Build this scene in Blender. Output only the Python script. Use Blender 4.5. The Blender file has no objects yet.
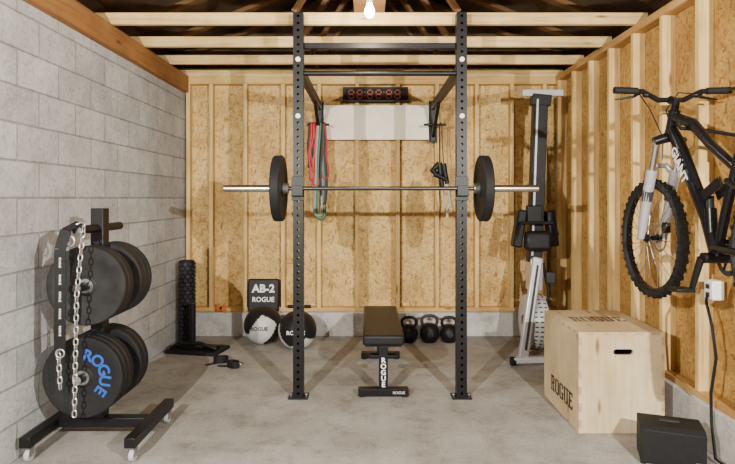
import bpy, bmesh, math, random
from mathutils import Vector, Matrix
random.seed(7)
CAMZ=1.42; F=560.0
pi=math.pi
def px(x,y,d):
    s=F/d
    return Vector(((x-368)/s, d, CAMZ-(y-198)/s))
# ------------------------------------------------------------ materials
MATS={}
def newmat(name):
    m=bpy.data.materials.new(name); m.use_nodes=True
    nt=m.node_tree; nt.nodes.clear()
    out=nt.nodes.new('ShaderNodeOutputMaterial'); b=nt.nodes.new('ShaderNodeBsdfPrincipled')
    nt.links.new(b.outputs[0],out.inputs[0])
    return m,nt,b
def ramp(nt,stops):
    r=nt.nodes.new('ShaderNodeValToRGB')
    e=r.color_ramp.elements
    while len(e)<len(stops): e.new(0.5)
    for i,(p,c) in enumerate(stops):
        e[i].position=p; e[i].color=(c[0],c[1],c[2],1)
    return r
def coords(nt,scale=(1,1,1),rot=(0,0,0),kind='Object'):
    tc=nt.nodes.new('ShaderNodeTexCoord'); mp=nt.nodes.new('ShaderNodeMapping')
    nt.links.new(tc.outputs[kind],mp.inputs[0]); mp.inputs['Scale'].default_value=scale; mp.inputs['Rotation'].default_value=rot
    return mp
def noise(nt,vec,scale,detail=4,rough=.55):
    n=nt.nodes.new('ShaderNodeTexNoise'); n.inputs['Scale'].default_value=scale
    n.inputs['Detail'].default_value=detail; n.inputs['Roughness'].default_value=rough
    nt.links.new(vec.outputs[0],n.inputs['Vector']); return n
def mixc(nt,a,b,fac,mode='MIX'):
    m=nt.nodes.new('ShaderNodeMix'); m.data_type='RGBA'; m.blend_type=mode
    def setin(i,v):
        if isinstance(v,(tuple,list)): m.inputs[i].default_value=(v[0],v[1],v[2],1)
        else: nt.links.new(v,m.inputs[i])
    setin(6,a); setin(7,b)
    if isinstance(fac,(int,float)): m.inputs[0].default_value=fac
    else: nt.links.new(fac,m.inputs[0])
    return m.outputs[2]
def bump(nt,b,h,strength=.3,dist=.01):
    n=nt.nodes.new('ShaderNodeBump'); n.inputs['Strength'].default_value=strength; n.inputs['Distance'].default_value=dist
    nt.links.new(h,n.inputs['Height']); nt.links.new(n.outputs[0],b.inputs['Normal'])
def M(name,col,rough=.5,metal=0.0,var=.12,scale=18,bmp=.0,emit=None):
    if name in MATS: return MATS[name]
    m,nt,b=newmat(name)
    c=coords(nt); n=noise(nt,c,scale)
    lo=tuple(v*(1-var) for v in col); hi=tuple(min(1,v*(1+var)) for v in col)
    r=ramp(nt,[(.3,lo),(.7,hi)]); nt.links.new(n.outputs[0],r.inputs[0]); nt.links.new(r.outputs[0],b.inputs['Base Color'])
    b.inputs['Roughness'].default_value=rough; b.inputs['Metallic'].default_value=metal
    if max(col)<.06: b.inputs['Specular IOR Level'].default_value=.28
    if bmp: 
        n2=noise(nt,c,scale*8); bump(nt,b,n2.outputs[0],bmp,.004)
    if emit:
        b.inputs['Emission Color'].default_value=(*emit[0],1); b.inputs['Emission Strength'].default_value=emit[1]
    MATS[name]=m; return m
def wood(name,col,axis='Z',dark=.5,rough=.7):
    if name in MATS: return MATS[name]
    m,nt,b=newmat(name)
    sc={'X':(.6,14,14),'Y':(14,.6,14),'Z':(14,14,.6)}[axis]
    c=coords(nt,sc); n=noise(nt,c,3.0,6,.6)
    d=tuple(v*dark for v in col)
    r=ramp(nt,[(.25,d),(.5,col),(.8,tuple(min(1,v*1.12) for v in col))]); nt.links.new(n.outputs[0],r.inputs[0])
    c2=coords(nt,(1,1,1)); n2=noise(nt,c2,2.2,3)
    r2=ramp(nt,[(.35,(.72,.66,.58)),(.65,(1.0,1.0,1.0))]); nt.links.new(n2.outputs[0],r2.inputs[0])
    ck=coords(nt,{'X':(2.2,9,9),'Y':(9,2.2,9),'Z':(9,9,2.2)}[axis]); v=nt.nodes.new('ShaderNodeTexVoronoi'); v.inputs['Scale'].default_value=.9
    nt.links.new(ck.outputs[0],v.inputs['Vector'])
    rk=ramp(nt,[(.05,(.3,.18,.09)),(.13,(1,1,1))]); nt.links.new(v.outputs['Distance'],rk.inputs[0])
    o=mixc(nt,r.outputs[0],r2.outputs[0],1,'MULTIPLY'); o=mixc(nt,o,rk.outputs[0],.8,'MULTIPLY')
    nt.links.new(o,b.inputs['Base Color']); b.inputs['Roughness'].default_value=rough
    b.inputs['Specular IOR Level'].default_value=.25
    bump(nt,b,n.outputs[0],.15,.004)
    MATS[name]=m; return m
def osb(name,base,lite,dark,plane='XZ'):
    m,nt,b=newmat(name)
    outs=[]
    for k,ang in enumerate((.35,-.6,1.45)):
        rot=(0,ang,0) if plane=='XZ' else (ang,0,0)
        mp0=coords(nt,(1,1,1),rot)
        mp=nt.nodes.new('ShaderNodeMapping'); mp.inputs['Scale'].default_value=(24,24,85) if k<2 else (22,22,62)
        nt.links.new(mp0.outputs[0],mp.inputs[0])
        v=nt.nodes.new('ShaderNodeTexVoronoi'); v.inputs['Scale'].default_value=1.0; v.inputs['Randomness'].default_value=1
        nt.links.new(mp.outputs[0],v.inputs['Vector'])
        sp=nt.nodes.new('ShaderNodeSeparateColor'); nt.links.new(v.outputs['Color'],sp.inputs[0])
        r=ramp(nt,[(.0,dark),(.22,base),(.65,lite),(1,base)]); nt.links.new(sp.outputs[0],r.inputs[0])
        outs.append((r.outputs[0],sp.outputs[1]))
    g=nt.nodes.new('ShaderNodeMath'); g.operation='GREATER_THAN'; g.inputs[1].default_value=.5; nt.links.new(outs[1][1],g.inputs[0])
    g2=nt.nodes.new('ShaderNodeMath'); g2.operation='GREATER_THAN'; g2.inputs[1].default_value=.66; nt.links.new(outs[2][1],g2.inputs[0])
    o=mixc(nt,outs[0][0],outs[1][0],g.outputs[0]); o=mixc(nt,o,outs[2][0],g2.outputs[0])
    c2=coords(nt); n=noise(nt,c2,1.9,5,.65); r2=ramp(nt,[(.3,(.64,.55,.44)),(.62,(1.06,1.05,1.03))]); nt.links.new(n.outputs[0],r2.inputs[0])
    o=mixc(nt,o,r2.outputs[0],1,'MULTIPLY')
    c3=coords(nt,(16,16,6)); n3=noise(nt,c3,1.0,5,.7); r3=ramp(nt,[(.30,(.16,.09,.05)),(.38,(1,1,1))]); nt.links.new(n3.outputs[0],r3.inputs[0])
    o=mixc(nt,o,r3.outputs[0],.8,'MULTIPLY')
    nt.links.new(o,b.inputs['Base Color']); b.inputs['Roughness'].default_value=.7
    b.inputs['Specular IOR Level'].default_value=.25
    bump(nt,b,outs[0][1],.12,.003)
    MATS[name]=m; return m
def block_mat():
    m,nt,b=newmat('painted_block')
    tc=nt.nodes.new('ShaderNodeTexCoord'); sx=nt.nodes.new('ShaderNodeSeparateXYZ'); nt.links.new(tc.outputs['Object'],sx.inputs[0])
    cb=nt.nodes.new('ShaderNodeCombineXYZ'); nt.links.new(sx.outputs['Y'],cb.inputs[0]); nt.links.new(sx.outputs['Z'],cb.inputs[1])
    br=nt.nodes.new('ShaderNodeTexBrick'); br.inputs['Scale'].default_value=1
    br.inputs['Brick Width'].default_value=.406; br.inputs['Row Height'].default_value=.203; br.inputs['Mortar Size'].default_value=.006
    br.inputs['Mortar Smooth'].default_value=.5; br.inputs['Bias'].default_value=0
    br.inputs['Color1'].default_value=(.45,.46,.47,1); br.inputs['Color2'].default_value=(.57,.58,.585,1); br.inputs['Mortar'].default_value=(.35,.355,.36,1)
    nt.links.new(cb.outputs[0],br.inputs['Vector'])
    c=coords(nt); n=noise(nt,c,4,6,.65); r=ramp(nt,[(.3,(.74,.735,.72)),(.65,(1.05,1.05,1.05))]); nt.links.new(n.outputs[0],r.inputs[0])
    n2=noise(nt,c,38,6,.75); r2=ramp(nt,[(.34,(.58,.58,.57)),(.52,(1,1,1))]); nt.links.new(n2.outputs[0],r2.inputs[0])
    o=mixc(nt,br.outputs['Color'],r.outputs[0],1,'MULTIPLY'); o=mixc(nt,o,r2.outputs[0],.8,'MULTIPLY')
    nt.links.new(o,b.inputs['Base Color']); b.inputs['Roughness'].default_value=.8
    b.inputs['Specular IOR Level'].default_value=.25
    inv=nt.nodes.new('ShaderNodeMath'); inv.operation='MULTIPLY_ADD'; inv.inputs[1].default_value=-1.0
    nt.links.new(br.outputs['Fac'],inv.inputs[0]); 
    ms=nt.nodes.new('ShaderNodeMath'); ms.operation='MULTIPLY'; ms.inputs[1].default_value=.9; nt.links.new(n2.outputs[0],ms.inputs[0]); nt.links.new(ms.outputs[0],inv.inputs[2])
    bump(nt,b,inv.outputs[0],.9,.007)
    return m
def concrete(name,a,bb,scale=1.3):
    m,nt,b=newmat(name)
    c=coords(nt); n=noise(nt,c,scale,8,.62); r=ramp(nt,[(.3,a),(.7,bb)]); nt.links.new(n.outputs[0],r.inputs[0])
    n2=noise(nt,c,60,5,.7); r2=ramp(nt,[(.3,(.74,.74,.74)),(.6,(1.02,1.02,1.02))]); nt.links.new(n2.outputs[0],r2.inputs[0])
    n3=noise(nt,c,4.5,8,.75); r3=ramp(nt,[(.34,(.62,.59,.55)),(.5,(1,1,1)),(.72,(1.14,1.14,1.13))]); nt.links.new(n3.outputs[0],r3.inputs[0])
    o=mixc(nt,r.outputs[0],r2.outputs[0],1,'MULTIPLY'); o=mixc(nt,o,r3.outputs[0],.9,'MULTIPLY')
    nt.links.new(o,b.inputs['Base Color']); b.inputs['Roughness'].default_value=.75
    b.inputs['Specular IOR Level'].default_value=.3
    bump(nt,b,n2.outputs[0],.15,.003)
    return m

blk=M('black_steel',(.006,.006,.007),.42,.0,.1)
rub=M('black_rubber',(.008,.008,.009),.65,0,.2,30,.15)
vinyl=M('black_vinyl',(.009,.009,.010),.45,0,.15,30,.2)
grub=M('worn_grey_rubber',(.015,.0145,.014),.62,0,.4,14,.15)
chrome=M('chrome',(.62,.62,.62),.25,1,.06)
steel=M('brushed_steel',(.42,.42,.42),.38,1,.15)
chainm=M('zinc_chain',(.55,.54,.52),.35,.85,.1)
white=M('white_ink',(.8,.8,.78),.5,0,.04)
blue=M('blue_ink',(.008,.075,.36),.45,0,.05)
blackink=M('black_ink',(.02,.018,.015),.6,0,.1)
whiteboard=M('cream_painted_board',(.80,.73,.61),.6,0,.10,4)
silver=M('silver_aluminium',(.55,.56,.57),.35,.6,.08)
lgrey=M('light_grey_plastic',(.45,.46,.47),.45,0,.06)
dgrey=M('dark_grey_plastic',(.028,.028,.031),.5,0,.1)
cream=M('off_white_vinyl',(.50,.50,.48),.5,0,.15,8)
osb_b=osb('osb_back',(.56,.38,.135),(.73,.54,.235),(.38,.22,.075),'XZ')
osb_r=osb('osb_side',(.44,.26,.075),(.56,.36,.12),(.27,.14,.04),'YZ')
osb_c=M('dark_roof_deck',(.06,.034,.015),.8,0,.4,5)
stud=wood('pine_stud',(.74,.54,.23),'Z')
platex=wood('pine_plate_x',(.66,.45,.17),'X')
platey=wood('pine_plate_y',(.56,.34,.12),'Y')
beamm=wood('stained_beam',(.33,.16,.055),'Y')
joistm=wood('pine_joist',(.76,.56,.25),'X')
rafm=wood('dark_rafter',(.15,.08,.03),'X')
ply=wood('birch_plywood',(.68,.56,.36),'Z',.82,.6)
plye=M('plywood_edge',(.42,.31,.17),.6,0,.2,40)

# ------------------------------------------------------------ mesh builder
class B:
    def __init__(s): s.v=[];s.f=[];s.m=[];s.mats=[]
    def mi(s,mat):
        if mat not in s.mats: s.mats.append(mat)
        return s.mats.index(mat)
    def add(s,vs,fs,mat):
        o=len(s.v); s.v+= [Vector(v) for v in vs]; k=s.mi(mat)
        for f in fs: s.f.append([i+o for i in f]); s.m.append(k)
        return s
    def box(s,c,d,mat,R=None,taper=1.0):
        vs=[]
        for z in (-.5,.5):
            t=1 if z<0 else taper
            for x,y in ((-.5,-.5),(.5,-.5),(.5,.5),(-.5,.5)):
                p=Vector((x*d[0]*t,y*d[1]*t,z*d[2]))
                if R is not None: p=R@p
                vs.append(p+Vector(c))
        return s.add(vs,[(3,2,1,0),(4,5,6,7),(0,1,5,4),(1,2,6,5),(2,3,7,6),(3,0,4,7)],mat)
    def span(s,a,b,mat):
        a=Vector(a);b=Vector(b); return s.box((a+b)/2,[abs(x) for x in (b-a)],mat)
    def bar(s,p0,p1,w,h,mat,up=(0,0,1)):
        p0=Vector(p0);p1=Vector(p1); z=(p1-p0); L=z.length; z.normalize()
        u=Vector(up); x=u.cross(z)
        if x.length<1e-4: x=Vector((1,0,0)).cross(z)
        x.normalize(); y=z.cross(x); R=Matrix((x,y,z)).transposed()
        return s.box((p0+p1)/2,(w,h,L),mat,R)
    def tube(s,path,r,mat,seg=10,closed=False,flat=1.0,up=(0,0,1)):
        P=[Vector(p) for p in path]; n=len(P); vs=[];fs=[]
        rs=r if isinstance(r,(list,tuple)) else [r]*n
        prev=None
        for i in range(n):
            a=P[(i-1)%n] if (closed or i>0) else P[i]; b=P[(i+1)%n] if (closed or i<n-1) else P[i]
            t=(b-a); t.normalize()
            if prev is None:
                u=Vector(up)
                if abs(u.dot(t))>.95: u=Vector((1,0,0)) if abs(t.x)<.9 else Vector((0,1,0))
                x=u-t*u.dot(t)
            else:
                x=prev-t*prev.dot(t)
            x.normalize(); prev=x; y=t.cross(x)
            for k in range(seg):
                q=2*pi*k/seg; vs.append(P[i]+x*math.cos(q)*rs[i]+y*math.sin(q)*rs[i]*flat)
        m=n if closed else n-1
        for i in range(m):
            j=(i+1)%n
            for k in range(seg):
                l=(k+1)%seg; fs.append((i*seg+k,i*seg+l,j*seg+l,j*seg+k))
        if not closed:
            fs.append(tuple(reversed(range(seg)))); fs.append(tuple(range((n-1)*seg,n*seg)))
        return s.add(vs,fs,mat)
    def cyl(s,p0,p1,r,mat,r1=None,seg=20): return s.tube([p0,p1],[r,r if r1 is None else r1],mat,seg)
    def lathe(s,prof,o,ax,mat,seg=48,closed=True):
        o=Vector(o); ax=Vector(ax).normalized(); u=Vector((0,0,1)) if abs(ax.z)<.9 else Vector((1,0,0))
        x=(u-ax*u.dot(ax)).normalized(); y=ax.cross(x); n=len(prof); vs=[];fs=[]
        for k in range(seg):
            q=2*pi*k/seg; dr=x*math.cos(q)+y*math.sin(q)
            for r,h in prof: vs.append(o+ax*h+dr*r)
        m=n if closed else n-1
        for k in range(seg):
            l=(k+1)%seg
            for i in range(m):
                j=(i+1)%n; fs.append((k*n+i,k*n+j,l*n+j,l*n+i))
        return s.add(vs,fs,mat)
    def torus(s,c,ax,R,r,mat,seg=32,ms=10):
        return s.lathe([(R+r*math.cos(2*pi*i/ms),r*math.sin(2*pi*i/ms)) for i in range(ms)],c,ax,mat,seg)
    def ball(s,c,r,mat,nu=24,nv=14,fn=None):
        if not isinstance(r,(tuple,list)): r=(r,r,r)
        vs=[];c=Vector(c)
        vs.append(c+Vector((0,0,r[2])))
        for j in range(1,nv):
            t=pi*j/nv
            for i in range(nu):
                q=2*pi*i/nu; vs.append(c+Vector((r[0]*math.sin(t)*math.cos(q),r[1]*math.sin(t)*math.sin(q),r[2]*math.cos(t))))
        vs.append(c-Vector((0,0,r[2]))); fs=[]
        for i in range(nu): fs.append((0,1+i,1+(i+1)%nu))
        for j in range(nv-2):
            for i in range(nu):
                a=1+j*nu+i; b_=1+j*nu+(i+1)%nu; fs.append((a,a+nu,b_+nu,b_))
        L=len(vs)-1
        for i in range(nu): fs.append((L,1+(nv-2)*nu+(i+1)%nu,1+(nv-2)*nu+i))
        if fn is None: return s.add(vs,fs,mat)
        o=len(s.v); s.v+=vs
        for f in fs:
            ce=sum((vs[i] for i in f),Vector())/len(f)-c
            s.f.append([i+o for i in f]); s.m.append(s.mi(fn(ce)))
        return s
    def merge(s,me,mat,Mx):
        o=len(s.v); s.v+=[Mx@v.co for v in me.vertices]; k=s.mi(mat)
        for p in me.polygons: s.f.append([i+o for i in p.vertices]); s.m.append(k)
        return s
    def obj(s,name,parent=None,bevel=0,smooth=True,label=None,recalc=True,weld=False):
        org=Vector((0,0,0))
        if parent is not None: org=Vector(parent['_o']) 
        me=bpy.data.meshes.new(name); me.from_pydata([tuple(v-org) for v in s.v],[],s.f)
        for mt in s.mats: me.materials.append(mt)
        for p,k in zip(me.polygons,s.m): p.material_index=k
        if recalc or weld:
            bm=bmesh.new(); bm.from_mesh(me)
            if weld: bmesh.ops.remove_doubles(bm,verts=bm.verts,dist=.0004)
            bmesh.ops.recalc_face_normals(bm,faces=bm.faces); bm.to_mesh(me); bm.free()
        if smooth:
            me.shade_smooth(); me.set_sharp_from_angle(angle=math.radians(38))
        ob=bpy.data.objects.new(name,me); bpy.context.collection.objects.link(ob)
        if parent is not None: ob.parent=parent; ob['_o']=tuple(org)
        else: ob['_o']=(0,0,0)
        if bevel:
            md=ob.modifiers.new('Bevel','BEVEL'); md.width=bevel; md.segments=2; md.limit_method='ANGLE'; md.angle_limit=math.radians(40)
        if label: ob['label']=label
        return ob
def root(name,loc,label,category,group=None):
    e=bpy.data.objects.new(name,None); e.location=loc; e.empty_display_size=.05
    bpy.context.collection.objects.link(e); e['_o']=tuple(loc); e['label']=label; e['category']=category
    if group: e['group']=group
    return e
def structure(ob): ob['kind']='structure'
_tc={}
def textmesh(t,off=.0,ext=.001):
    key=(t,off,ext)
    if key in _tc: return _tc[key]
    cu=bpy.data.curves.new('txt','FONT'); cu.body=t; cu.size=1; cu.align_x='CENTER'; cu.align_y='CENTER'; cu.offset=off; cu.extrude=ext; cu.resolution_u=3
    ob=bpy.data.objects.new('txt',cu); bpy.context.collection.objects.link(ob)
    dg=bpy.context.evaluated_depsgraph_get(); me=bpy.data.meshes.new_from_object(ob.evaluated_get(dg))
    bpy.data.objects.remove(ob); _tc[key]=me; return me
def frame(o,x,y,size,sx=1.0):
    x=Vector(x).normalized(); y=Vector(y).normalized(); z=x.cross(y); o=Vector(o)
    R=Matrix(((x[0]*size*sx,y[0]*size,z[0]*size,o[0]),(x[1]*size*sx,y[1]*size,z[1]*size,o[1]),(x[2]*size*sx,y[2]*size,z[2]*size,o[2]),(0,0,0,1)))
    return R
def text(b,t,o,x,y,size,mat,off=.02,sx=1.0):
    return b.merge(textmesh(t,off,.006),mat,frame(o,x,y,size,sx))
def arctext(b,t,c,xa,ya,R,a0,step,size,mat,off=.03,sx=1.0):
    xa=Vector(xa);ya=Vector(ya)
    for i,ch in enumerate(t):
        a=math.radians(a0-step*i); rd=xa*math.cos(a)+ya*math.sin(a); tg=xa*math.sin(a)-ya*math.cos(a)
        b.merge(textmesh(ch,off,.006),mat,frame(Vector(c)+rd*R,tg,rd,size,sx))
# slab stencil capitals as rectangles in a .64 x 1 cell
STEN={
'R':[(.06,0,.22,1),(0,0,.28,.1),(0,.9,.22,1),(.26,.87,.5,1),(.42,.55,.58,.92),(.26,.45,.5,.57),(.40,0,.56,.42),(.36,0,.64,.1)],
'O':[(0,.12,.17,.88),(.45,.12,.62,.88),(.08,.86,.27,1),(.35,.86,.54,1),(.08,0,.27,.14),(.35,0,.54,.14)],
'G':[(0,.12,.17,.88),(.45,.70,.62,.90),(.08,.86,.27,1),(.35,.86,.54,1),(.08,0,.27,.14),(.35,0,.54,.14),(.45,.10,.62,.46),(.34,.38,.66,.48)],
'U':[(.04,.12,.21,1),(.43,.12,.6,1),(0,.9,.27,1),(.37,.9,.66,1),(.12,0,.28,.14),(.36,0,.52,.14)],
'E':[(.06,0,.22,1),(0,0,.22,.1),(0,.9,.22,1),(.26,.87,.6,1),(.26,.44,.48,.57),(.26,0,.6,.13),(.5,.74,.6,1),(.5,0,.6,.26)]}
def stencil(b,t,c,x,y,h,width,mat):
    x=Vector(x);y=Vector(y);z=x.cross(y);c=Vector(c); n=len(t); adv=width/n; wf=adv*.86/.64
    for i,ch in enumerate(t):
        ox=-width/2+adv*i+adv*.07
        for (a0,b0,a1,b1) in STEN[ch]:
            P=[(ox+a0*wf,(b0-.5)*h),(ox+a1*wf,(b0-.5)*h),(ox+a1*wf,(b1-.5)*h),(ox+a0*wf,(b1-.5)*h)]
            vs=[c+x*p+y*q for p,q in P]+[c+x*p+y*q+z*.0008 for p,q in P]
            b.add(vs,[(3,2,1,0),(4,5,6,7),(0,1,5,4),(1,2,6,5),(2,3,7,6),(3,0,4,7)],mat)
    return b
def rotz(a): return Matrix.Rotation(math.radians(a),3,'Z')

# ------------------------------------------------------------ room
XL=-1.907; XR=1.94; YB=5.80; ZJ=2.68
fl=B().span((-2.3,-2.5,-.1),(2.3,6.1,0),concrete('floor_concrete',(.24,.225,.20),(.41,.395,.365))).obj('floor'); structure(fl)
fl['label']='worn bare grey concrete garage floor'
wl=B().span((XL-.2,-2.5,0),(XL,6.0,2.51),block_mat()).obj('wall_left'); structure(wl)
B().span((XL-.15,-2.5,2.51),(XL+.05,5.80,ZJ),beamm).obj('ledger_beam',wl,.004)
wb=B().span((XL,YB+.089,.25),(XR+.2,YB+.11,ZJ),osb_b).obj('wall_back'); structure(wb)
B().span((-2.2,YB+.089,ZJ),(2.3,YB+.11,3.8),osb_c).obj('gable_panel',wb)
curbm=concrete('curb_concrete',(.42,.41,.39),(.60,.59,.57),2.0)
B().span((XL,YB-.06,0),(XR+.2,YB+.2,.245),curbm).obj('concrete_curb',wb,.006)
B().span((XL,YB,.245),(XR+.09,YB+.088,.285),platex).obj('sill_plate',wb,.003)
B().span((XL,YB,ZJ-.08),(XR+.09,YB+.088,ZJ),platex).obj('top_plate',wb,.003)
for xx in (188,211,245,283,319,357,398,437,477,512,545):
    X=(xx-368)/96.5
    B().span((X-.019,YB,.285),(X+.019,YB+.088,ZJ-.08),stud).obj('wall_stud',wb,.002)
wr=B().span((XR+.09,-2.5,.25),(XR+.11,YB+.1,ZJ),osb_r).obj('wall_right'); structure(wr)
B().span((XR-.03,-2.5,0),(XR+.3,YB-.06,.245),curbm).obj('concrete_curb',wr,.006)
B().span((XR,-2.5,.245),(XR+.089,YB,.285),platey).obj('sill_plate',wr,.003)
B().span((XR,-2.5,ZJ-.055),(XR+.089,YB,ZJ),platey).obj('top_plate',wr,.003)
y=5.74
while y>-2.4:
    B().span((XR,y-.019,.285),(XR+.089,y+.019,ZJ-.055),stud).obj('wall_stud',wr,.002)
    y-=.406
ce=B()
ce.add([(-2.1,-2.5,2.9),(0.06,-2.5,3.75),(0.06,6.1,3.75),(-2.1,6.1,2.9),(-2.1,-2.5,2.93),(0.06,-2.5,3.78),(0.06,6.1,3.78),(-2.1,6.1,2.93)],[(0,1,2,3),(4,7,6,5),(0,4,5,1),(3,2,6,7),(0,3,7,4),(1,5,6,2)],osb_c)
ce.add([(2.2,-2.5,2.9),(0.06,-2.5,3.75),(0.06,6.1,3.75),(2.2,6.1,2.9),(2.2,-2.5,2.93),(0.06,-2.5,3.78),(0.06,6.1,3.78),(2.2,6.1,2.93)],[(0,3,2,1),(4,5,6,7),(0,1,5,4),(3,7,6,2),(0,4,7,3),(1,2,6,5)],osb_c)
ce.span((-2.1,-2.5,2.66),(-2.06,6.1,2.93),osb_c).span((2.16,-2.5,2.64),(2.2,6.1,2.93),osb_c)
ce=ce.obj('ceiling'); structure(ce)
jy=[5.84,5.28,4.68,4.08,3.48,2.88,2.28,1.68,1.08,.48,-.12,-.72]
for y in jy:
    B().span((XL-.1,y-.019,ZJ),(XR+.09,y+.019,ZJ+.085),joistm).obj('ceiling_joist',ce,.002)
    for sx in (-1,1):
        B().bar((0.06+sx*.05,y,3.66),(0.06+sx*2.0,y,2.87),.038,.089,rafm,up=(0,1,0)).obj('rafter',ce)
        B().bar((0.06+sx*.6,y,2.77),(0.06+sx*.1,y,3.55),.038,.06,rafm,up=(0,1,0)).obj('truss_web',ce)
# ------------------------------------------------------------ rack
RC=.085; XU=(RC-.58,RC+.58); YR=4.0
rk=root('power_rack',(RC,YR,0),'tall black steel wall-mounted pull-up and squat rack with perforated uprights','power rack')
def perforated(b,x0,x1,z0,z1,y,hr,pitch,mat):
    w=(x1-x0)/2; cx=(x0+x1)/2
    n=round((z1-z0)/pitch); p=(z1-z0)/n
    for i in range(n):
        cz=z0+p*(i+.5); h=p/2
        op=[]
        for t in (-1,-.5,0,.5): op.append((w*t,-h))
        for t in (-1,-.5,0,.5): op.append((w,h*t))
        for t in (1,.5,0,-.5): op.append((w*t,h))
        for t in (1,.5,0,-.5): op.append((-w,h*t))
        vs=[(cx+a,y,cz+c) for a,c in op]
        for a,c in op:
            q=math.atan2(c/h,a/w); vs.append((cx+hr*math.cos(q),y,cz+hr*math.sin(q)))
        b.add(vs,[(k,(k+1)%16,16+(k+1)%16,16+k) for k in range(16)],mat)
H=2.735; JZ=.032
for X in XU:
    b=B(); w=.036; dd=.036
    for yy in (YR-dd,YR+dd): perforated(b,X-w,X+w,.01,H,yy,.0095,.05,blk)
    for xx in (X-w,X+w): b.add([(xx,YR-dd,.01),(xx,YR+dd,.01),(xx,YR+dd,H),(xx,YR-dd,H)],[(0,1,2,3)],blk)
    b.add([(X-w,YR-dd,H),(X+w,YR-dd,H),(X+w,YR+dd,H),(X-w,YR+dd,H)],[(0,1,2,3)],blk)
    b.obj('upright',rk,0,False,recalc=False,weld=True)
    B().box((X,YR,.005),(.14,.12,.01),blk).cyl((X-.055,YR,.01),(X-.055,YR,.022),.01,steel,seg=6).cyl((X+.055,YR,.01),(X+.055,YR,.022),.01,steel,seg=6).obj('foot_plate',rk,.002)
    for zz in (2.40,2.0):
        B().cyl((X,YR-dd,zz),(X,YR-dd-.012,zz),.017,white,seg=20).obj('bolt_cap',rk)
    B().bar((X,YR+.036,2.35),(X,YB-.05,2.35),.05,.07,blk,up=(0,0,1)).obj('wall_arm',rk,.004)
    B().bar((X,YB-.07,2.04),(X,YB-.52,2.32),.035,.035,blk).obj('brace',rk,.003)
    B().span((X-.04,YB-.052,1.99),(X+.04,YB-.04,2.42),blk).span((X-.025,YB-.10,2.0),(X+.025,YB-.052,2.38),blk).obj('wall_bracket',rk,.002)
    B().cyl((X-.11,5.57,2.15),(X+.11,5.57,2.15),.012,blk).obj('storage_peg',rk)
    b=B().span((X-.04,YR-.085,1.40+JZ),(X+.04,YR-.037,1.415+JZ),blk)
    b.span((X-.04,YR-.095,1.405+JZ),(X+.04,YR-.085,1.475+JZ),blk).span((X-.045,YR-.045,1.37+JZ),(X+.045,YR-.037,1.54+JZ),blk)
    b.span((X-.03,YR-.084,1.415+JZ),(X+.03,YR-.046,1.43+JZ),cream)
    b.obj('bar_holder',rk,.002)
B().cyl((XU[0]+.036,YR,2.31),(XU[1]-.036,YR,2.31),.019,blk).obj('pull_up_bar',rk)
B().span((XU[0]+.036,YR+.0,2.49),(XU[1]-.036,YR+.036,2.53),blk).obj('crossmember',rk,.003)
# ------------------------------------------------------------ barbell
def bumper(name,c,ax,r,t,mat,label,hub=True,group=None,cat='weight plate'):
    c=Vector(c); e=root(name,c,label,cat,group); h=t/2
    pr=[(.026,-h),(.05,-h),(.058,-h*.72),(r*.72,-h*.72),(r*.78,-h*.95),(r-.006,-h),(r,-h+.006),(r,h-.006),(r-.006,h),(r*.78,h*.95),(r*.72,h*.72),(.058,h*.72),(.05,h),(.026,h)]
    B().lathe(pr,c,ax,mat,56).obj('plate_body',e)
    if hub: B().lathe([(.0255,-h-.001),(.04,-h-.001),(.04,h+.001),(.0255,h+.001)],c,ax,steel,32).obj('steel_hub',e)
    return e
bz=1.455+JZ; by=YR-.066; bc=RC+.008
bb=root('barbell',(bc,by,bz),'steel olympic barbell resting across the rack holders','barbell')
B().cyl((bc-.655,by,bz),(bc+.655,by,bz),.0145,M('dark_bar_steel',(.07,.07,.07),.35,.9,.2,60)).obj('shaft',bb)
for sg in (-1,1):
    B().cyl((bc+sg*.685,by,bz),(bc+sg*1.10,by,bz),.025,chrome,seg=28).cyl((bc+sg*1.10,by,bz),(bc+sg*1.105,by,bz),.022,dgrey).obj('sleeve',bb)
    B().cyl((bc+sg*.65,by,bz),(bc+sg*.685,by,bz),.037,steel,seg=28).obj('sleeve_collar',bb)
    bumper('bumper_plate',(bc+sg*.718,by,bz),(1,0,0),.232,.062,rub,'black rubber bumper plate loaded on the racked barbell',group='plates on the barbell')
# ------------------------------------------------------------ bench
bx=.11
bn=root('flat_bench',(bx,4.5,0),'flat black weight bench with padded vinyl top and steel legs','weight bench')
B().span((bx-.148,3.95,.375),(bx+.148,5.05,.45),vinyl).obj('pad',bn,.018)
B().span((bx-.13,3.98,.362),(bx+.13,5.02,.374),blk).obj('pad_board',bn)
B().span((bx-.035,4.02,.30),(bx+.035,4.98,.36),blk).obj('spine',bn,.004)
for yy,w in ((4.02,.18),(4.96,.17)):
    B().span((bx-w,yy-.035,0.008),(bx+w,yy+.035,.058),blk).obj('foot',bn,.004)
    B().span((bx-.032,yy-.03,.058),(bx+.032,yy+.03,.36),blk).obj('leg',bn,.004)
    for s in (-1,1): B().span((bx+s*(w-.05),yy-.03,0),(bx+s*(w-.01),yy+.03,.008),rub).obj('rubber_foot_pad',bn)
B().span((bx-.10,3.985,.285),(bx+.10,4.05,.30),blk).obj('support_plate',bn,.003)
b=B()
for i,ch in enumerate('ROGUE'): text(b,ch,(bx,3.988,.262-.043*i),(1,0,0),(0,0,1),.05,white,.03)
b.obj('lettering',bn,label='white lettering down the leg')
b=B(); text(b,'ROGUE',(bx+.11,3.984,.033),(1,0,0),(0,0,1),.026,lgrey,.02); b.obj('foot_lettering',bn)
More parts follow.
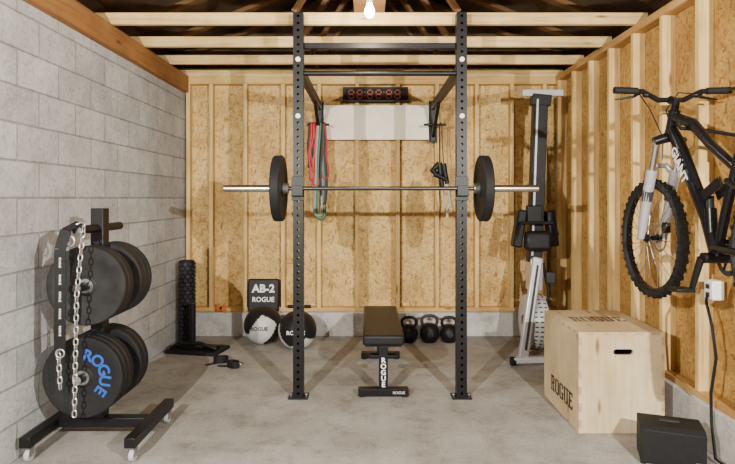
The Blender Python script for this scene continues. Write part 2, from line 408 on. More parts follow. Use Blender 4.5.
# ------------------------------------------------------------ plyo box
x0,x1,y0,y1,hh=1.272,1.79,3.38,4.04,.61
pb=root('plyometric_box',((x0+x1)/2,(y0+y1)/2,0),'light plywood plyometric jump box with hand hole and black stencilled lettering','plyo box')
t=.018
fb=B()
def slotpanel(b,xa,xb,za,zb,ya,yb,cx,cz,sw,sh,mat):
    n=8; pts=[]
    for cxx,a0 in ((cx+sw/2-sh/2,-90),(cx-sw/2+sh/2,90)):
        for i in range(n+1):
            a=math.radians(a0+180*i/n); pts.append((cxx+sh/2*math.cos(a),cz+sh/2*math.sin(a)))
    outer=[]
    for (x,z) in pts:
        dx=x-cx; dz=z-cz
        tx=((xb-cx) if dx>0 else (xa-cx))/dx if abs(dx)>1e-6 else 1e9
        tz=((zb-cz) if dz>0 else (za-cz))/dz if abs(dz)>1e-6 else 1e9
        k=min(tx,tz); outer.append([cx+dx*k,cz+dz*k])
    for C in ((xa,za),(xb,za),(xb,zb),(xa,zb)):
        j=min(range(len(outer)),key=lambda i:(outer[i][0]-C[0])**2+(outer[i][1]-C[1])**2); outer[j]=list(C)
    N=len(pts)
    for y in (ya,yb):
        vs=[(p[0],y,p[1]) for p in outer]+[(p[0],y,p[1]) for p in pts]
        b.add(vs,[(k,(k+1)%N,N+(k+1)%N,N+k) for k in range(N)],mat)
    b.add([(p[0],ya,p[1]) for p in pts]+[(p[0],yb,p[1]) for p in pts],[(k,(k+1)%N,N+(k+1)%N,N+k) for k in range(N)],plye)
    b.add([(p[0],ya,p[1]) for p in outer]+[(p[0],yb,p[1]) for p in outer],[(k,(k+1)%N,N+(k+1)%N,N+k) for k in range(N)],mat)
slotpanel(fb,x0+t,x1-t,0,hh-t,y0,y0+t,(x0+x1)/2+.01,.49,.12,.035,ply)
for i in range(6):
    z=.03+i*.1
    fb.span((x0-.0008,y0-.0008,z),(x0+t,y0+t*.9,z+.05),plye)
    fb.span((x1-t,y0-.0008,z),(x1+.0008,y0+t*.9,z+.05),plye)
fb.obj('front_panel',pb)
B().span((x0,y0,0),(x0+t,y1,hh-t),ply).obj('side_panel',pb)
B().span((x1-t,y0,0),(x1,y1,hh-t),ply).obj('side_panel',pb)
B().span((x0+t,y1-t,0),(x1-t,y1,hh-t),ply).obj('back_panel',pb)
fj=B().span((x0,y0,hh-t),(x1,y1,hh),wood('birch_top',(.68,.56,.36),'Y',.85,.6))
for i in range(5):
    x=x0+.04+i*.1
    fj.span((x,y0-.0008,hh-t),(x+.05,y0+.01,hh-.002),plye)
for i in range(6):
    yy=y0+.04+i*.1
    fj.span((x0-.0008,yy,hh-t),(x0+.01,yy+.05,hh-.002),plye)
fj.obj('top_panel',pb)
stencil(B(),'ROGUE',(x0-.0012,3.68,.15),(0,-1,0),(0,0,1),.105,.42,blackink).obj('stencil_lettering',pb,label='black stencilled lettering on the side')
stencil(B(),'ROGUE',(1.53,3.74,hh+.0008),(1,0,0),(0,1,0),.13,.36,M('faded_ink',(.13,.09,.05),.6)).obj('stamp_lettering',pb,label='faded dark stencilled lettering on the top')
# ------------------------------------------------------------ plate tree
tx=-1.575; ty=3.29
tr=root('plate_tree',(tx,ty,0),'black steel weight plate storage tree on four casters','plate storage rack')
for X in (-1.83,-1.27):
    B().span((X-.03,2.98,.085),(X+.03,3.58,.14),blk).obj('base_rail',tr,.004)
    for Y in (3.02,3.54):
        c=B().span((X-.016,Y-.02,.072),(X+.016,Y+.02,.085),steel).span((X-.02,Y-.02,.03),(X-.016,Y+.02,.075),steel).span((X+.016,Y-.02,.03),(X+.02,Y+.02,.075),steel)
        co=c.obj('caster',tr)
        B().lathe([(.006,-.013),(.032,-.013),(.034,-.008),(.034,.008),(.032,.013),(.006,.013)],(X,Y+.006,.034),(1,0,0),lgrey,28).cyl((X-.021,Y+.006,.034),(X+.021,Y+.006,.034),.007,chrome).obj('wheel',co)
B().span((-1.8,ty-.035,.085),(-1.3,ty+.035,.14),blk).obj('base_crossbar',tr,.004)
B().span((tx-.038,ty-.038,.14),(tx+.038,ty+.038,1.36),blk).obj('post',tr,.005)
for z in (1.245,.93,.43):
    L=.26
    B().cyl((tx,ty-L,z),(tx,ty+L,z),.024,blk,seg=24).obj('peg',tr)
    for s in (-1,1): B().cyl((tx,ty+s*(L+.004),z),(tx,ty+s*L,z),.024,chrome,seg=24).obj('peg_end_cap',tr)
g='plates on the storage tree'
def stack(z,specs):
    out=[]
    yf=ty-.045
    for t_,r_,m_,lb in specs[0]:
        yf-=t_/2+.004; out.append(bumper('bumper_plate',(tx,yf,z-.001),(0,1,0),r_,t_,m_,lb,group=g)); yf-=t_/2
    yf=ty+.045
    for t_,r_,m_,lb in specs[1]:
        yf+=t_/2+.004; out.append(bumper('bumper_plate',(tx,yf,z-.001),(0,1,0),r_,t_,m_,lb,group=g)); yf+=t_/2
    return out
la='worn dark grey rubber bumper plate on the upper peg'; lb_='black rubber bumper plate on the lower peg'
stack(.93,(((.065,.222,grub,la),(.05,.222,grub,la)),((.065,.222,grub,la),(.055,.222,grub,la),(.045,.222,grub,la))))
low=stack(.43,(((.06,.222,rub,lb_),(.045,.222,rub,lb_),(.045,.222,rub,'black rubber bumper plate with blue lettering')),((.06,.222,rub,lb_),(.055,.222,rub,lb_))))
pf=low[2]; yf=pf.location.y-.0225*.72-.0015
b=B(); arctext(b,'ROGUE',(tx,yf,.429),(1,0,0),(0,0,1),.122,76,28,.088,blue,.03)
b.obj('lettering',pf,label='blue lettering around the face')
def chain(path,L=.042,w=.0135,r=.0040):
    b=B(); P=[Vector(p) for p in path]
    pts=[P[0]]; pitch=L-.010; rem=pitch
    for a,c in zip(P,P[1:]):
        d=(c-a).length; t0=0
        while d-t0>=rem: t0+=rem; pts.append(a+(c-a)*(t0/d)); rem=pitch
        rem-=d-t0
    for i,(a,c) in enumerate(zip(pts,pts[1:])):
        z=(c-a).normalized(); u=Vector((0,1,0)) if abs(z.y)<.9 else Vector((1,0,0))
        x=(u-z*u.dot(z)).normalized(); y=z.cross(x)
        if i%2: x,y=y,x
        q=(a+c)/2; ring=[]
        for k in range(14):
            an=2*pi*k/14; cz=math.sin(an); cx=math.cos(an)
            ring.append(q+x*w*.8*cx+z*(cz*w*.8+(L/2-w)*(1 if cz>0.01 else -1 if cz<-.01 else 0)))
        b.tube(ring,r,chainm,6,True,up=y)
    return b
yc=2.985
p=[(tx-.065,yc,.40),(tx-.075,yc,.6),(tx-.075,yc,.95),(tx-.05,yc,1.16),(tx-.038,yc+.04,1.25)]
for a in range(150,20,-20): p.append((tx+.034*math.cos(math.radians(a)),yc+.065,1.245+.036*math.sin(math.radians(a))))
p+=[(tx+.036,yc+.03,1.2),(tx+.022,yc,.9),(tx+.010,yc,.25)]
ch=chain(p).obj('chain'); ch['label']='zinc lifting chain draped over the storage tree peg'; ch['category']='chain'
st=root('weight_belt',(tx-.04,yc,1.2),'black webbing weight belt with white marks hanging on the storage tree','weight belt')
sp=[(tx+.0,3.06,1.285),(tx-.035,2.985,1.25),(tx-.050,2.955,1.15),(tx-.045,2.95,.95),(tx-.05,2.95,.72),(tx-.05,2.955,.62)]
b=B()
for a,c in zip(sp,sp[1:]): b.bar(a,c,.006,.060,vinyl,up=(1,0,0))
b.obj('strap',st)
for k,z in enumerate((1.08,.99,.90,.81,.72)):
    b=B(); X=tx-.046; text(b,'ROGUE',(X,2.9455,z),(0,0,-1),(1,0,0),.016,white,.01)
    b.obj('printed_mark',st)
B().torus((tx-.05,2.955,.60),(0,1,0),.022,.004,chainm).obj('ring',st)
B().torus((tx-.02,2.99,1.19),(0,1,0),.028,.005,chainm).obj('carabiner',st)
# ------------------------------------------------------------ foam roller & loading stand
fr=root('foam_roller',(-1.78,5.5,0),'tall black textured foam roller standing upright against the block wall','foam roller')
FR=(-1.78,5.5,.004)
B().lathe([(.03,0),(.070,0),(.074,.004),(.074,.80),(.070,.804),(.03,.804)],FR,(0,0,1),rub,28).obj('foam_body',fr)
b=B()
for i in range(20):
    for k in range(11):
        a=2*pi*(k+.5*(i%2))/11; rd=Vector((math.cos(a),math.sin(a),0)); tg=Vector((-math.sin(a),math.cos(a),0))
        b.box(Vector(FR)+rd*.078+Vector((0,0,.03+i*.039)),(.030,.014,.025),dgrey,Matrix((tg,rd,Vector((0,0,1)))).transposed())
kn=b.obj('foam_knobs',fr); kn['kind']='stuff'
B().lathe([(.024,0),(.031,0),(.031,.80),(.024,.80)],FR,(0,0,1),dgrey,20).obj('core_tube',fr)
ls=root('loading_stand',(-1.58,5.2,0),'low black steel stand with short upright post on the floor','weight stand')
sx_=-1.60
R=rotz(-12)
B().box((sx_+.02,5.2,.015),(.50,.30,.03),rub,R).box((sx_+.02,5.18,.045),(.40,.10,.03),blk,R).obj('base',ls,.004)
B().cyl((sx_-.03,5.2,.05),(sx_-.03,5.2,.44),.028,blk).cyl((sx_-.03,5.2,.44),(sx_-.03,5.2,.45),.031,dgrey).obj('post',ls)
B().tube([(sx_-.2,5.12,.05),(sx_-.12,5.08,.10),(sx_+.08,5.05,.11),(sx_+.22,5.08,.05)],.018,blk,12).obj('handle_bar',ls)
for k,(X,Y,a) in enumerate(((-1.27,4.84,20),(-1.13,4.70,-35))):
    e=root('ankle_strap',(X,Y,0),'black padded ankle strap with steel ring lying on the floor','strap','straps on the floor')
    R=rotz(a); o=Vector((X,Y,.033)); sc=.85
    ring=[o+R@Vector((.075*sc*math.cos(2*pi*i/20),.05*sc*math.sin(2*pi*i/20),0)) for i in range(20)]
    b=B(); n=20; vs=[]
    for i,p in enumerate(ring):
        q=(p-o); inn=o+q*.82
        vs+=[p+Vector((0,0,-.033)),p+Vector((0,0,.02)),inn+Vector((0,0,.02)),inn+Vector((0,0,-.033))]
    b.add(vs,[(4*i+j,4*i+(j+1)%4,4*((i+1)%n)+(j+1)%4,4*((i+1)%n)+j) for i in range(n) for j in range(4)],vinyl)
    b.obj('padded_cuff',e,.004)
    B().torus(o+R@Vector((.07,0,0)),R@Vector((0,1,0)),.016,.004,steel,20,6).obj('ring',e)
    B().bar(o+R@Vector((-.05,-.02,-.028)),o+R@Vector((-.13,-.05,-.030)),.035,.006,vinyl).obj('loose_tab',e)
# ------------------------------------------------------------ medicine balls, mat, kettlebells
def medball(X,Y,R,rot,cols,wt,lab,ts,tpos):
    e=root('medicine_ball',(X,Y,0),lab,'medicine ball','medicine balls by the back wall'); c=Vector((X,Y,R))
    inv=rot.inverted()
    def fn(d):
        q=inv@d.normalized(); a=[abs(v)*w for v,w in zip(q,wt)]; k=a.index(max(a)); return cols[k*2+(1 if q[k]>0 else 0)]
    B().ball(c,R,cream,80,56,fn).obj('ball_shell',e)
    b=B(); d=Vector(tpos).normalized(); z=d; x=Vector((0,0,1)).cross(z).normalized(); y=z.cross(x)
    text(b,'ROGUE',c+d*(R+.0005),x,y,ts,white if fn(d) is vinyl else blackink,.02); b.obj('lettering',e)
    return e
medball(px(263,0,5.46).x,5.46,.184,Matrix.Rotation(.6,3,'Y')@Matrix.Rotation(.2,3,'Z'),[vinyl,vinyl,cream,vinyl,cream,vinyl],(1.5,1,1.1),'grey and black leather medicine ball on the floor',.05,(-.02,-1,.0))
medball(px(297.5,0,5.27).x,5.27,.180,Matrix.Rotation(-.5,3,'Y')@Matrix.Rotation(-.2,3,'Z')@Matrix.Rotation(-.2,3,'X'),[cream,vinyl,vinyl,vinyl,cream,vinyl],(1.2,.95,1.0),'black and white panelled medicine ball on the floor',.05,(.03,-1,.06))
am=root('ab_mat',(px(263,0,5.73).x,5.77,.245),'black padded exercise mat board with white lettering leaning on the curb','exercise mat')
X=am.location.x; R=Matrix.Rotation(math.radians(-6),3,'X')
B().box((X,5.765,.42),(.32,.04,.335),vinyl,R).obj('padded_board',am,.015)
xa=(1,0,0); ya=R@Vector((0,0,1)); nn=R@Vector((0,-1,0)); o=Vector((X,5.765,.42))+nn*.0212
b=B(); text(b,'AB-2',o+Vector(ya)*.065,xa,ya,.112,white,.035); text(b,'ROGUE',o-Vector(ya)*.045,xa,ya,.068,white,.025)
b.obj('lettering',am,label='white printed lettering')
ar=root('ab_roller',(px(299,0,5.75).x,5.76,.245),'small black ab roller wheel with grips on the curb ledge','ab roller'); X=ar.location.x
B().lathe([(.012,-.02),(.05,-.02),(.058,-.012),(.058,.012),(.05,.02),(.012,.02)],(X,5.765,.304),(1,0,0),rub,28).obj('wheel',ar)
B().cyl((X-.11,5.765,.304),(X+.11,5.765,.304),.009,steel).obj('axle',ar)
for s in (-1,1): B().cyl((X+s*.035,5.765,.304),(X+s*.12,5.765,.304),.016,rub).obj('grip',ar)
for i,(xx,R) in enumerate(((409,.092),(429.5,.098),(449,.092))):
    X=(xx-368)*5.52/F
    e=root('kettlebell',(X,5.52,0),'black cast iron kettlebell standing on the floor against the curb','kettlebell','kettlebells by the back wall')
    B().lathe([(.0001,0),(R*.55,0),(R*.82,R*.25),(R,R*.8),(R*.97,R*1.15),(R*.8,R*1.6),(R*.45,R*1.88),(.0001,R*1.93)],(X,5.52,0),(0,0,1),blk,32,False).obj('bell_body',e)
    hp=[(X-R*.55,5.52,R*1.6),(X-R*.78,5.52,R*2.0),(X-R*.72,5.52,R*2.42),(X-R*.42,5.52,R*2.62),(X,5.52,R*2.66),(X+R*.42,5.52,R*2.62),(X+R*.72,5.52,R*2.42),(X+R*.78,5.52,R*2.0),(X+R*.55,5.52,R*1.6)]
    B().tube(hp,.016,dgrey if i==1 else blk,12).obj('handle',e)
    B().cyl((X,5.52-R*.985,R),(X,5.52-R*.9,R),R*.3,dgrey,seg=24).obj('cast_badge',e)
X=px(221,0,5.77).x
ot=root('orange_clamp',(X,5.77,.245),'small orange plastic clamp on the curb ledge','clamp')
org_=M('orange_plastic',(.75,.16,.02),.4)
B().box((X,5.77,.275),(.11,.03,.03),org_).box((X-.035,5.77,.305),(.02,.03,.05),org_).box((X+.03,5.77,.30),(.03,.03,.04),org_).obj('body',ot,.005)
B().cyl((X,5.75,.285),(X,5.79,.285),.012,blk).obj('screw',ot)
# ------------------------------------------------------------ clock, board
X0,X1=(343-368)/96.5,(408-368)/96.5
ck=root('interval_timer',((X0+X1)/2,YB-.03,2.40),'black rectangular wall timer with dim red seven segment digits','clock')
B().span((X0,YB-.055,2.405),(X1,YB,2.56),blk).obj('case',ck,.006)
B().span((X0+.02,YB-.058,2.425),(X1-.02,YB-.0555,2.54),M('dark_lens',(.012,.006,.005),.7)).obj('lens',ck)
red=M('red_segment',(.26,.05,.028),.6,0,.05,18,0,((.8,.14,.06),.03))
xx=X0+.062
def seg7(b,x,z,w,h,y):
    t=.012
    for zz in (z,z+h/2,z+h): b.span((x+.006,y,zz-t/2),(x+w-.006,y+.002,zz+t/2),red)
    for X_ in (x,x+w):
        for za in (z,z+h/2): b.span((X_-t/2,y,za+.008),(X_+t/2,y+.002,za+h/2-.008),red)
for i in range(6):
    b=B(); seg7(b,xx,2.44,.050,.085,YB-.0605); b.obj('digit',ck); xx+=.086
    if i in (1,3):
        for zz in (2.46,2.50): B().span((xx-.012,YB-.0605,zz),(xx,YB-.0585,zz+.012),red).obj('colon_dot',ck)
        xx+=.022
wbd=B().span((-.48,YB-.04,2.02),(.67,YB-.001,2.375),whiteboard).obj('mounting_board',None,.004)
wbd['label']='cream painted plank screwed to the studs behind the rack'; wbd['category']='board'
# ------------------------------------------------------------ bands & rope
def band(cx,zt,zb,w,mat,Y,lab,r,wob=0):
    n=14; q=[]
    tw=random.uniform(-.5,.5); ph=random.uniform(0,6)
    for i in range(9):
        a=pi*i/8; q.append((cx+.004*math.cos(a),Y+.019*math.cos(a),zt+.019*math.sin(a)))
    def side(f,s):
        ww=.004+(w-.004)*math.sin(f*pi/2); th=tw*f
        return (cx+s*ww*math.cos(th)+wob*math.sin(ph+f*9+s)*f,Y+s*(.019*(1-f)+ww*math.sin(th)*.3)-wob*.5*f,zt+(zb-zt)*f)
    for i in range(1,n+1): q.append(side(i/n,-1))
    e0=side(1,-1); e1=side(1,1)
    for i in range(1,6):
        a=pi+pi*i/6; k=(1+math.cos(a))/2; q.append((e0[0]+(e1[0]-e0[0])*k,e0[1]+(e1[1]-e0[1])*k,zb+w*.9*math.sin(a)))
    for i in range(n,0,-1): q.append(side(i/n,1))
    o=B().tube(q,r,mat,10,True,flat=.6).obj('resistance_band'); o['label']=lab; o['category']='resistance band'; o['group']='resistance bands on the rack peg'
    return o
PX=XU[0]
redb=M('red_latex',(.38,.012,.02),.5); grn=M('green_latex',(.03,.13,.06),.5); gry=M('grey_latex',(.24,.27,.27),.5); pur=M('black_latex',(.014,.014,.018),.5)
cols=[(-.062,1.62,.028,redb,'red',.012,.016),(-.038,1.70,.034,redb,'red',.011,.02),(-.012,1.57,.03,redb,'red',.011,.014),(.004,1.28,.040,gry,'pale grey',.014,.006),(.025,1.25,.045,grn,'dark green',.016,.004),(.048,1.38,.03,pur,'black',.016,.008),(.062,1.64,.03,redb,'red',.010,.012),(-.082,1.74,.02,pur,'black',.010,.01)]
for i,(dx,zb,w,m_,nm,r,wob) in enumerate(cols):
    band(PX+dx,2.15,zb,w,m_,5.57,'%s latex loop resistance band hanging from the rack peg'%nm,r,wob)
jr=root('jump_rope',(XU[1]+.06,5.57,1.2),'black and white jump rope with grips hanging from rack peg','jump rope')
X=XU[1]+.06
B().tube([(X-.02,5.545,1.70),(X-.018,5.55,2.0),(X-.012,5.556,2.15),(X,5.565,2.168),(X+.01,5.585,2.155),(X+.015,5.575,1.95),(X+.03,5.55,1.70)],.005,blk,8).obj('cable',jr)
for a,c in (((X-.02,5.545,1.76),(X-.10,5.545,1.68)),((X-.09,5.54,1.70),(X-.035,5.54,1.64)),((X+.02,5.55,1.76),(X+.06,5.55,1.56)),((X-.07,5.53,1.66),(X+.05,5.53,1.60)),((X-.02,5.54,1.77),(X+.01,5.54,1.52))):
    B().tube([a,c],[.030,.022],vinyl,12).obj('grip',jr)
B().tube([(X+.0,5.545,1.56),(X+.01,5.54,1.45),(X+.04,5.545,1.30),(X+.065,5.55,1.24)],.009,lgrey,8).obj('cord',jr)
B().tube([(X+.055,5.55,1.57),(X+.085,5.545,1.4),(X+.055,5.54,1.22)],.009,lgrey,8).obj('cord',jr)
# ------------------------------------------------------------ rower
ry=5.1; s_=F/ry
def rp(x,y,dy=0): return Vector(((x-368)/s_,ry+dy,CAMZ-(y-198)/s_))
rw=root('rowing_machine',(1.48,ry,0),'grey and black rowing machine stored upright against the side wall','rowing machine')
rail=M('rail_black',(.012,.012,.013),.45)
B().bar(rp(534,262),rp(540,99),.125,.10,rail,up=(0,1,0)).obj('monorail',rw,.008)
B().bar(rp(530.5,255,-.052),rp(536,100,-.052),.016,.01,silver,up=(0,1,0)).obj('rail_edge',rw)
B().bar(rp(522,93),rp(563,93),.05,.06,lgrey).obj('rear_foot',rw,.008)
B().bar(rp(540,106,.0),rp(541,95,0),.17,.11,rail,up=(0,1,0)).obj('foot_bracket',rw,.006)
B().box(rp(534,240,-.11),(.24,.09,.18),vinyl).obj('seat',rw,.035)
B().box(rp(532,214,-.06),(.14,.05,.16),rail).obj('seat_carriage',rw,.01)
B().tube([rp(511,238,-.15),rp(516,222,-.17),rp(547,222,-.17),rp(552,234,-.15)],.015,rub,10).obj('handle',rw)
B().box(rp(517,228,-.06),(.08,.12,.34),blk,Matrix.Rotation(.16,3,'Y')).obj('foot_rest',rw,.015)
B().box(rp(549,228,-.06),(.08,.12,.32),blk,Matrix.Rotation(-.12,3,'Y')).obj('foot_rest',rw,.015)
c=rp(534,323); c.z=.30
fw=B().lathe([(.05,-.09),(.2,-.09),(.24,-.07),(.25,-.03),(.25,.03),(.24,.07),(.2,.09),(.05,.09)],c,(1,0,0),lgrey,48)
for k in range(36):
    a=2*pi*k/36; rd=Vector((0,math.cos(a),math.sin(a)))
    for h in (-.045,0,.045): fw.box(c+rd*(.2505 if abs(h)<.01 else .245)+Vector((h,0,0)),(.028,.010,.010),dgrey)
fw.obj('flywheel_housing',rw)
B().cyl(c+Vector((-.10,0,0)),c+Vector((.10,0,0)),.055,dgrey,seg=28).obj('flywheel_hub',rw)
B().bar(rp(531,255,-.20),rp(513,350,-.32),.085,.05,silver,up=(0,1,0)).obj('front_leg',rw,.012)
B().bar(rp(530,262,-.235),rp(515,340,-.345),.02,.004,dgrey,up=(0,1,0)).obj('leg_decal',rw)
c0=rp(503,352,-.35); c0.z=.045; c1=rp(545,352,-.32); c1.z=.045
B().bar(c0,c1,.07,.05,lgrey).obj('front_foot',rw,.01)
for p in (c0,c1): B().cyl(p+Vector((-.02,0,-.008)),p+Vector((.02,0,-.008)),.037,rub,seg=24).obj('transport_wheel',rw)
B().bar(rp(535,258,0),rp(534,290,0),.12,.14,silver,up=(0,1,0)).obj('frame_joint',rw,.01)
B().tube([rp(541,262,-.06),rp(546,290,-.08),rp(543,315,-.08)],.014,blk,10).obj('monitor_arm',rw)
B().box(rp(547,276,-.10),(.08,.04,.10),dgrey).obj('monitor',rw,.01)
# ------------------------------------------------------------ bike
BX=1.66; bm_=M('bike_black',(.007,.007,.009),.25,0,.05); fork=M('fork_grey',(.40,.40,.42),.3,.3,.05)
bk=root('mountain_bike',(BX,2.9,.85),'black full suspension mountain bike hung on the stud wall','bicycle')
def bp(d,z,dx=0): return Vector((BX+dx,d,z))
FA=(3.27,1.185); RA=(2.20,1.185)
ax=Vector((1,0,0))
tire=M('tyre_rubber',(.014,.0135,.013),.75,0,.2)
for A,nm in ((FA,'front_wheel'),(RA,'rear_wheel')):
    c=bp(*A)
    w=B().lathe([(.290,-.012),(.301,-.013),(.301,-.008),(.295,-.006),(.295,.006),(.301,.008),(.301,.013),(.290,.012)],c,ax,bm_,72).obj(nm,bk)
    b=B().lathe([(.299,-.013),(.308,-.026),(.320,-.031),(.333,-.024),(.340,0),(.333,.024),(.320,.031),(.308,.026),(.299,.013)],c,ax,tire,96)
    for k in range(80):
        a=2*pi*k/80; rd=Vector((0,math.cos(a),math.sin(a))); tg=Vector((0,-math.sin(a),math.cos(a)))
        Rm=Matrix((ax,tg,rd)).transposed()
        if k%2: b.box(c+rd*.342,(.022,.011,.011),tire,Rm)
        else:
            for s in (-1,1):
                b.box(c+rd*.337+ax*s*.020,(.012,.013,.012),tire,Rm); b.box(c+rd*.323+ax*s*.031,(.007,.012,.012),tire,Rm)
    b.obj('tyre',w)
    b=B()
    for k in range(32):
        a=2*pi*k/32; a2=a+(.5 if k%4<2 else -.5); s=1 if k%2 else -1
        b.tube([c+Vector((s*.03,.022*math.cos(a2),.022*math.sin(a2))),c+Vector((0,.294*math.cos(a),.294*math.sin(a)))],.0017,steel,5)
    b.obj('spokes',w)
    B().cyl(c-ax*.05,c+ax*.05,.016,bm_).cyl(c-ax*.034,c-ax*.029,.028,bm_).cyl(c+ax*.034,c+ax*.029,.028,bm_).obj('hub',w)
    b=B().lathe([(.066,-.001),(.080,-.001),(.080,.001),(.066,.001)],c+ax*.042,ax,steel,40)
    for k in range(6):
        a=k*pi/3; b.tube([c+ax*.042,c+ax*.042+Vector((0,.07*math.cos(a+.3),.07*math.sin(a+.3)))],.003,steel,5)
    b.obj('brake_disc',w)
CR=Vector((BX,3.085,1.745)); HT=Vector((BX,3.032,1.895)); axd=(HT-CR).normalized()
for s in (-1,1):
    o=ax*s*.066
    B().tube([bp(*FA)+o,bp(3.245,1.27)+o,CR-axd*.30+o,CR-axd*.18+o],[.018,.025,.028,.029],fork,14).obj('fork_lower',bk)
    B().tube([CR-axd*.22+o,CR+o],.0185,chrome,14).obj('fork_stanchion',bk)
    B().tube([CR-axd*.36+o*.98,CR-axd*.30+o*.98],[.0295,.0295],dgrey,14).obj('fork_decal',bk)
B().tube([CR-axd*.21-ax*.066,CR-axd*.15+Vector((0,.05,0))-ax*.035,CR-axd*.15+Vector((0,.05,0))+ax*.035,CR-axd*.21+ax*.066],.016,fork,10).obj('fork_arch',bk)
B().tube([CR-ax*.082-axd*.015,CR-ax*.04+axd*.0,CR+axd*.012,CR+ax*.04,CR+ax*.082-axd*.015],[.024,.027,.03,.027,.024],bm_,14).obj('fork_crown',bk)
B().cyl(bp(*FA)-ax*.09,bp(*FA)+ax*.08,.007,chrome).obj('axle',bk)
B().box(bp(3.205,1.25)+ax*.046,(.03,.05,.06),bm_).obj('brake_caliper',bk,.006)
BBp=bp(2.665,1.135)
ST=bp(2.50,1.62)
B().tube([CR+axd*.015,CR+axd*.05,HT-axd*.04,HT],[.032,.028,.028,.032],bm_,18).obj('head_tube',bk)
B().tube([CR+axd*.06,bp(2.985,1.70),bp(2.74,1.32),BBp],[.032,.040,.037,.034],bm_,18,flat=.8).obj('down_tube',bk)
B().tube([HT-axd*.035,bp(2.86,1.80),bp(2.7,1.67),ST-Vector((0,0,.08))],[.027,.029,.026,.023],bm_,16,flat=.85).obj('top_tube',bk)
B().tube([BBp,bp(2.60,1.35),ST],.022,bm_,14).obj('seat_tube',bk)
B().cyl(ST,bp(2.42,1.88),.0145,chrome).obj('seat_post',bk)
B().tube([bp(2.56,1.915),bp(2.48,1.915),bp(2.40,1.91),bp(2.32,1.92),bp(2.29,1.925)],[.018,.03,.055,.072,.05],vinyl,16,flat=.35,up=(1,0,0)).obj('saddle',bk)
for s in (-1,1):
    B().tube([BBp+ax*s*.03+Vector((0,-.02,.05)),bp(2.4,1.18)+ax*s*.055,bp(*RA)+ax*s*.065],.018,bm_,10).obj('chain_stay',bk)
    B().tube([bp(*RA)+ax*s*.065,bp(2.42,1.45)+ax*s*.045,bp(2.56,1.50)+ax*s*.02],.014,bm_,10).obj('seat_stay',bk)
    B().bar(bp(2.58,1.50)+ax*s*.034,bp(2.72,1.43)+ax*s*.034,.012,.05,bm_).obj('rocker_link',bk,.004)
B().tube([bp(2.72,1.43),bp(2.70,1.19)],.018,dgrey,14).obj('rear_shock',bk)
B().cyl(bp(2.705,1.25),bp(2.715,1.37),.028,bm_).obj('shock_body',bk)
b=B().lathe([(.062,-.002),(.085,-.002),(.088,0),(.085,.002),(.062,.002)],BBp+ax*.05,ax,dgrey,48)
for k in range(4):
    a=k*pi/2+.4; b.tube([BBp+ax*.05,BBp+ax*.05+Vector((0,.07*math.cos(a),.07*math.sin(a)))],.006,blk,8)
b.obj('chain_ring',bk)
B().tube([BBp-ax*.075,BBp-ax*.085+Vector((0,.06,-.16))],[.018,.014],blk,12).obj('crank_arm',bk)
B().tube([BBp+ax*.075,BBp+ax*.085+Vector((0,-.06,.16))],[.018,.014],blk,12).obj('crank_arm',bk)
B().cyl(BBp-ax*.07,BBp+ax*.07,.026,blk).obj('bottom_bracket',bk)
B().box(BBp-ax*.135+Vector((0,.06,-.16)),(.09,.09,.018),blk).obj('pedal',bk,.004)
B().box(BBp+ax*.135+Vector((0,-.06,.16)),(.09,.09,.018),blk).obj('pedal',bk,.004)
SM=HT+axd*.045
B().cyl(HT,HT+axd*.065,.02,bm_).obj('stem_spacer',bk)
hb=SM+Vector((0,.055,.02))
B().tube([SM,hb],[.022,.024],bm_,12).obj('stem',bk)
B().tube([hb-ax*.32+Vector((0,-.02,.05)),hb-ax*.16+Vector((0,-.01,.045)),hb-ax*.07,hb+ax*.07,hb+ax*.16+Vector((0,-.01,.045)),hb+ax*.31+Vector((0,-.02,.05))],.0145,bm_,12).obj('handlebar',bk)
for s in (-1,1):
    e0=hb+ax*s*.31+Vector((0,-.02,.05)); e1=hb+ax*s*.19+Vector((0,-.012,.047))
    B().cyl(e0+ax*s*.008,e1,.019,rub).obj('grip',bk)
    p=hb+ax*s*.165+Vector((0,-.01,.045))
    B().tube([p,p+Vector((s*.02,.05,-.02)),p+Vector((s*.12,.055,-.035))],[.013,.008,.005],blk,8).obj('brake_lever',bk)
    B().ball(p+Vector((-s*.03,.0,-.02)),(.025,.02,.015),blk,14,8).obj('shifter',bk)
    B().tube([p+Vector((0,.03,-.01)),p+Vector((-s*.05,.14,.02)),p+Vector((-s*.12,.14,-.08)),p+Vector((-s*.14,.04,-.25)),bp(3.10,1.63,s*.03)],.0035,blk,6).obj('brake_cable',bk)
dn=(bp(2.74,1.32)-bp(2.985,1.70)).normalized(); up_=Vector((-1,0,0)).cross(dn)
b=B(); text(b,'GIANT',bp(2.915,1.592,-.0425),dn,up_,.072,white,.025); b.obj('lettering',bk,label='white frame lettering')
hk=root('bike_hook',(XR,2.92,1.65),'black steel wall hook arm holding the bicycle','wall hook')
B().span((XR-.01,2.882,1.67),(XR,2.914,1.87),blk).obj('wall_plate',hk,.002)
B().tube([(XR-.01,2.898,1.74),(1.72,2.898,1.775),(1.62,2.898,1.78),(1.60,2.898,1.81)],.010,blk,10).obj('hook_arm',hk)
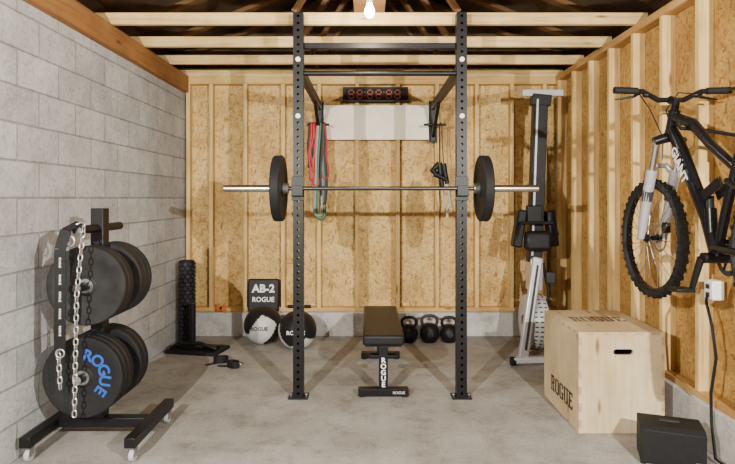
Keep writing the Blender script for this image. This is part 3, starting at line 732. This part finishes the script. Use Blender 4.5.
# ------------------------------------------------------------ outlet, cord, black case
ou=root('wall_outlet',(XR+.02,3.17,.90),'white electrical outlet box with black cord beside a stud','outlet')
B().box((XR+.02,3.17,.90),(.07,.08,.11),white).obj('box',ou,.006)
B().box((XR-.018,3.17,.92),(.006,.03,.025),dgrey).obj('socket',ou)
B().box((XR-.018,3.17,.875),(.006,.03,.025),dgrey).obj('socket',ou)
B().tube([(XR-.02,3.17,.87),(XR-.05,3.13,.84),(XR-.06,3.06,.72),(XR-.05,3.04,.55),(XR-.06,3.07,.35),(XR-.07,3.05,.2),(XR-.09,2.98,.03),(XR-.06,2.85,.012),(XR-.03-.05,2.7,.012)],.008,blk,8).obj('power_cord',ou)
R=rotz(-20); c=Vector((1.635,3.03,0))
sp_=root('black_case',(c.x,c.y,0),'black angular portable speaker block lying on the floor','speaker')
bd=B(); prof=[(-.10,.012),(.10,.012),(.10,.205),(-.075,.205),(-.10,.185)]
vs=[]
for xx in (-.155,.155):
    for (yy,zz) in prof: vs.append(c+R@Vector((xx,yy,zz)))
n=len(prof); bd.add(vs,[tuple(range(n)),tuple(reversed(range(n,2*n)))]+[(i,(i+1)%n,n+(i+1)%n,n+i) for i in range(n)],rub)
bd.obj('shell',sp_,.003)
for sx in (-.14,.14):
    for sy in (-.08,.08): B().cyl(c+R@Vector((sx,sy,0)),c+R@Vector((sx,sy,.014)),.014,rub).obj('rubber_foot',sp_)
B().box(c+R@Vector((0,.025,.206)),(.10,.03,.008),dgrey,R).obj('carry_handle',sp_,.003)
B().box(c+R@Vector((.12,-.101,.04)),(.03,.003,.012),steel,R).obj('badge',sp_)
# ------------------------------------------------------------ bulb
lb=root('light_bulb',(0.01,3.6,2.6),'glowing bare bulb in a ceiling socket','light bulb')
B().cyl((0.01,3.6,2.72),(0.01,3.6,2.765),.05,white,r1=.055).cyl((0.01,3.6,2.67),(0.01,3.6,2.72),.02,white).obj('socket',lb)
B().span((-.10,3.47,2.766),(.12,4.09,2.785),rafm).obj('mounting_board',lb)
B().lathe([(.0001,-.055),(.018,-.052),(.03,-.035),(.033,-.015),(.027,.01),(.016,.03),(.014,.045)],(0.01,3.6,2.635),(0,0,1),M('glowing_glass',(1,1,1),.3,0,0,18,0,((1,.9,.72),40)),24,False).obj('bulb_glass',lb)
# ------------------------------------------------------------ lights
def area(name,loc,tgt,size,power,col):
    l=bpy.data.lights.new(name,'AREA'); l.size=size; l.energy=power; l.color=col; l.shape='DISK'
    o=bpy.data.objects.new(name,l); o.location=loc; o.rotation_euler=(Vector(tgt)-Vector(loc)).to_track_quat('-Z','Y').to_euler()
    bpy.context.collection.objects.link(o); return o
l=bpy.data.lights.new('bulb_light','POINT'); l.energy=42; l.color=(1,.86,.66); l.shadow_soft_size=.03
o=bpy.data.objects.new('bulb_light',l); o.location=(.01,3.6,2.53); bpy.context.collection.objects.link(o)
area('work_lamp',(-1.45,-.1,1.98),(.3,5.0,1.3),.04,235,(1,.95,.87))
area('work_lamp',(1.45,-.1,1.98),(-.3,5.0,1.3),.04,235,(1,.95,.87))
w=bpy.data.worlds.new('World'); bpy.context.scene.world=w; w.use_nodes=True
w.node_tree.nodes['Background'].inputs[0].default_value=(.90,.95,1,1); w.node_tree.nodes['Background'].inputs[1].default_value=.15
# ------------------------------------------------------------ camera
cam=bpy.data.cameras.new('Camera'); cam.sensor_width=36; cam.lens=F/735*36; cam.shift_y=-34/735; cam.shift_x=-.5/735
co=bpy.data.objects.new('Camera',cam); co.location=(0,0,CAMZ); co.rotation_euler=(pi/2,0,0); bpy.context.collection.objects.link(co)
bpy.context.scene.camera=co
for ob in bpy.data.objects:
    if '_o' in ob: del ob['_o']
